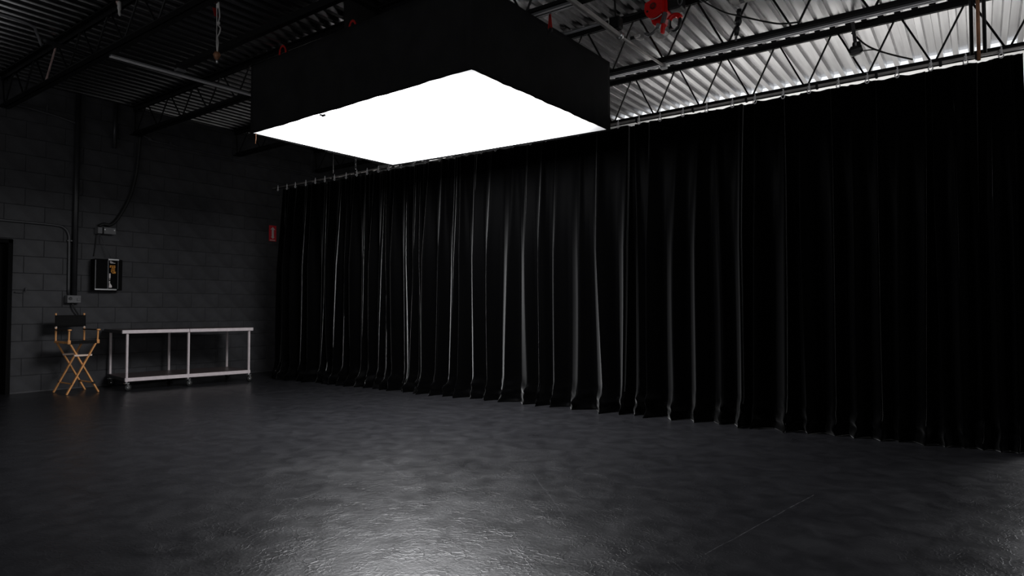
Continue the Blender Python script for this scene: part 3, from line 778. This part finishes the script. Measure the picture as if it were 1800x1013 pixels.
# ------------------------------------------------------------------ folding chair
t = thing('directors_chair', 'tall wooden folding chair with black canvas seat and back beside the table', 'chair', (-8.97, 3.295, 0))
xf_, xb_ = -8.775, -9.165
yl, yr = 3.125, 3.468
def xpair(x):
    MB().bar((x+.008, yl-.004, .004), (x+.008, yr-.045, .605), .017, .032, up=(1, 0, 0), ch=.003).build('leg', 'wood', t)
    MB().bar((x-.012, yr+.004, .004), (x-.012, yl+.030, .605), .017, .032, up=(1, 0, 0), ch=.003).build('leg', 'wood', t)
    MB().tube([(x-.022, (yl+yr)/2-.010, .318), (x+.020, (yl+yr)/2-.010, .318)], .007, 8).build('pivot_bolt', 'grey', t)
xpair(xf_); xpair(xb_)
for y in (yl+.012, yr-.022):
    MB().bar((xb_-.02, y, .618), (xf_+.03, y, .618), .022, .026, ch=.004).build('seat_rail', 'wood', t)
    MB().bar((xf_+.012, y, .60), (xf_+.012, y, .648), .032, .026, ch=.004).build('hinge_block', 'wood', t)
    MB().bar((xf_+.002, y, .63), (xf_+.010, y, .758), .016, .020, ch=.003).build('arm_post', 'wood', t)
    MB().bar((xb_-.01, y, .768), (xf_+.035, y, .768), .034, .014, ch=.004).build('armrest', 'black', t)
    MB().bar((xf_+.005, y, .769), (xf_+.038, y, .769), .036, .017, ch=.004).build('armrest_tip', 'wood', t)
    MB().bar((xb_, y, .63), (xb_, y, .80), .018, .018, ch=.003).build('back_post', 'wood', t)
    MB().bar((xb_, y, .78), (xb_-.012, y, .970), .018, .018, ch=.003).build('back_post', 'wood', t)
    MB().tube([(xb_-.002, y, .785), (xb_-.003, y, .806)], .014, 10).build('post_ferrule', 'lightwood', t)
vs = []; fs = []
for j in range(9):
    for i in range(7):
        u, v = i/6, j/8
        vs.append((xb_+(xf_-xb_+.02)*u, yl+.012+(yr-yl-.034)*v, .632-.022*math.sin(PI*v)))
for j in range(8):
    for i in range(6):
        a = j*7+i; fs.append((a, a+1, a+8, a+7))
o = MB().add(vs, fs).build('canvas_seat', 'canvas', t, True); m_ = o.modifiers.new('cloth', 'SOLIDIFY'); m_.thickness = .005
MB().box(((xf_+.020), (yl+yr)/2-.005, .622), (.006, yr-yl-.05, .04)).build('seat_hem', 'canvas', t)
vs = []; fs = []
for j in range(5):
    for i in range(9):
        u, v = i/8, j/4
        vs.append((xb_-.008*v-.002-.020*math.sin(PI*u)+.013, yl+.000+(yr-yl-.010)*u, .800+.145*v))
for j in range(4):
    for i in range(8):
        a = j*9+i; fs.append((a, a+1, a+10, a+9))
o = MB().add(vs, fs).build('canvas_back', 'canvas', t, True); m_ = o.modifiers.new('cloth', 'SOLIDIFY'); m_.thickness = .006
# footrest bars and lower side rails
MB().bar((xf_+.004, yl+.070, .462), (xf_+.004, yr-.080, .462), .016, .022, ch=.003).build('footrest_bar', 'lightwood', t)
MB().bar((xb_+.004, yl+.090, .462), (xb_+.004, yr-.090, .462), .016, .022, ch=.003).build('footrest_bar', 'lightwood', t)
for y in (yl+.062, yr-.060):
    MB().bar((xb_-.02, y, .124), (xf_+.02, y, .124), .012, .016, ch=.003).build('side_rail', 'wood', t)
for y, x in ((yl+.062, xf_+.012), (yr-.060, xf_+.012), (yl+.062, xb_+.012), (yr-.060, xb_+.012)):
    MB().box((x, y, .124), (.022, .036, .022), None, .004).build('leg_bracket', 'black', t)
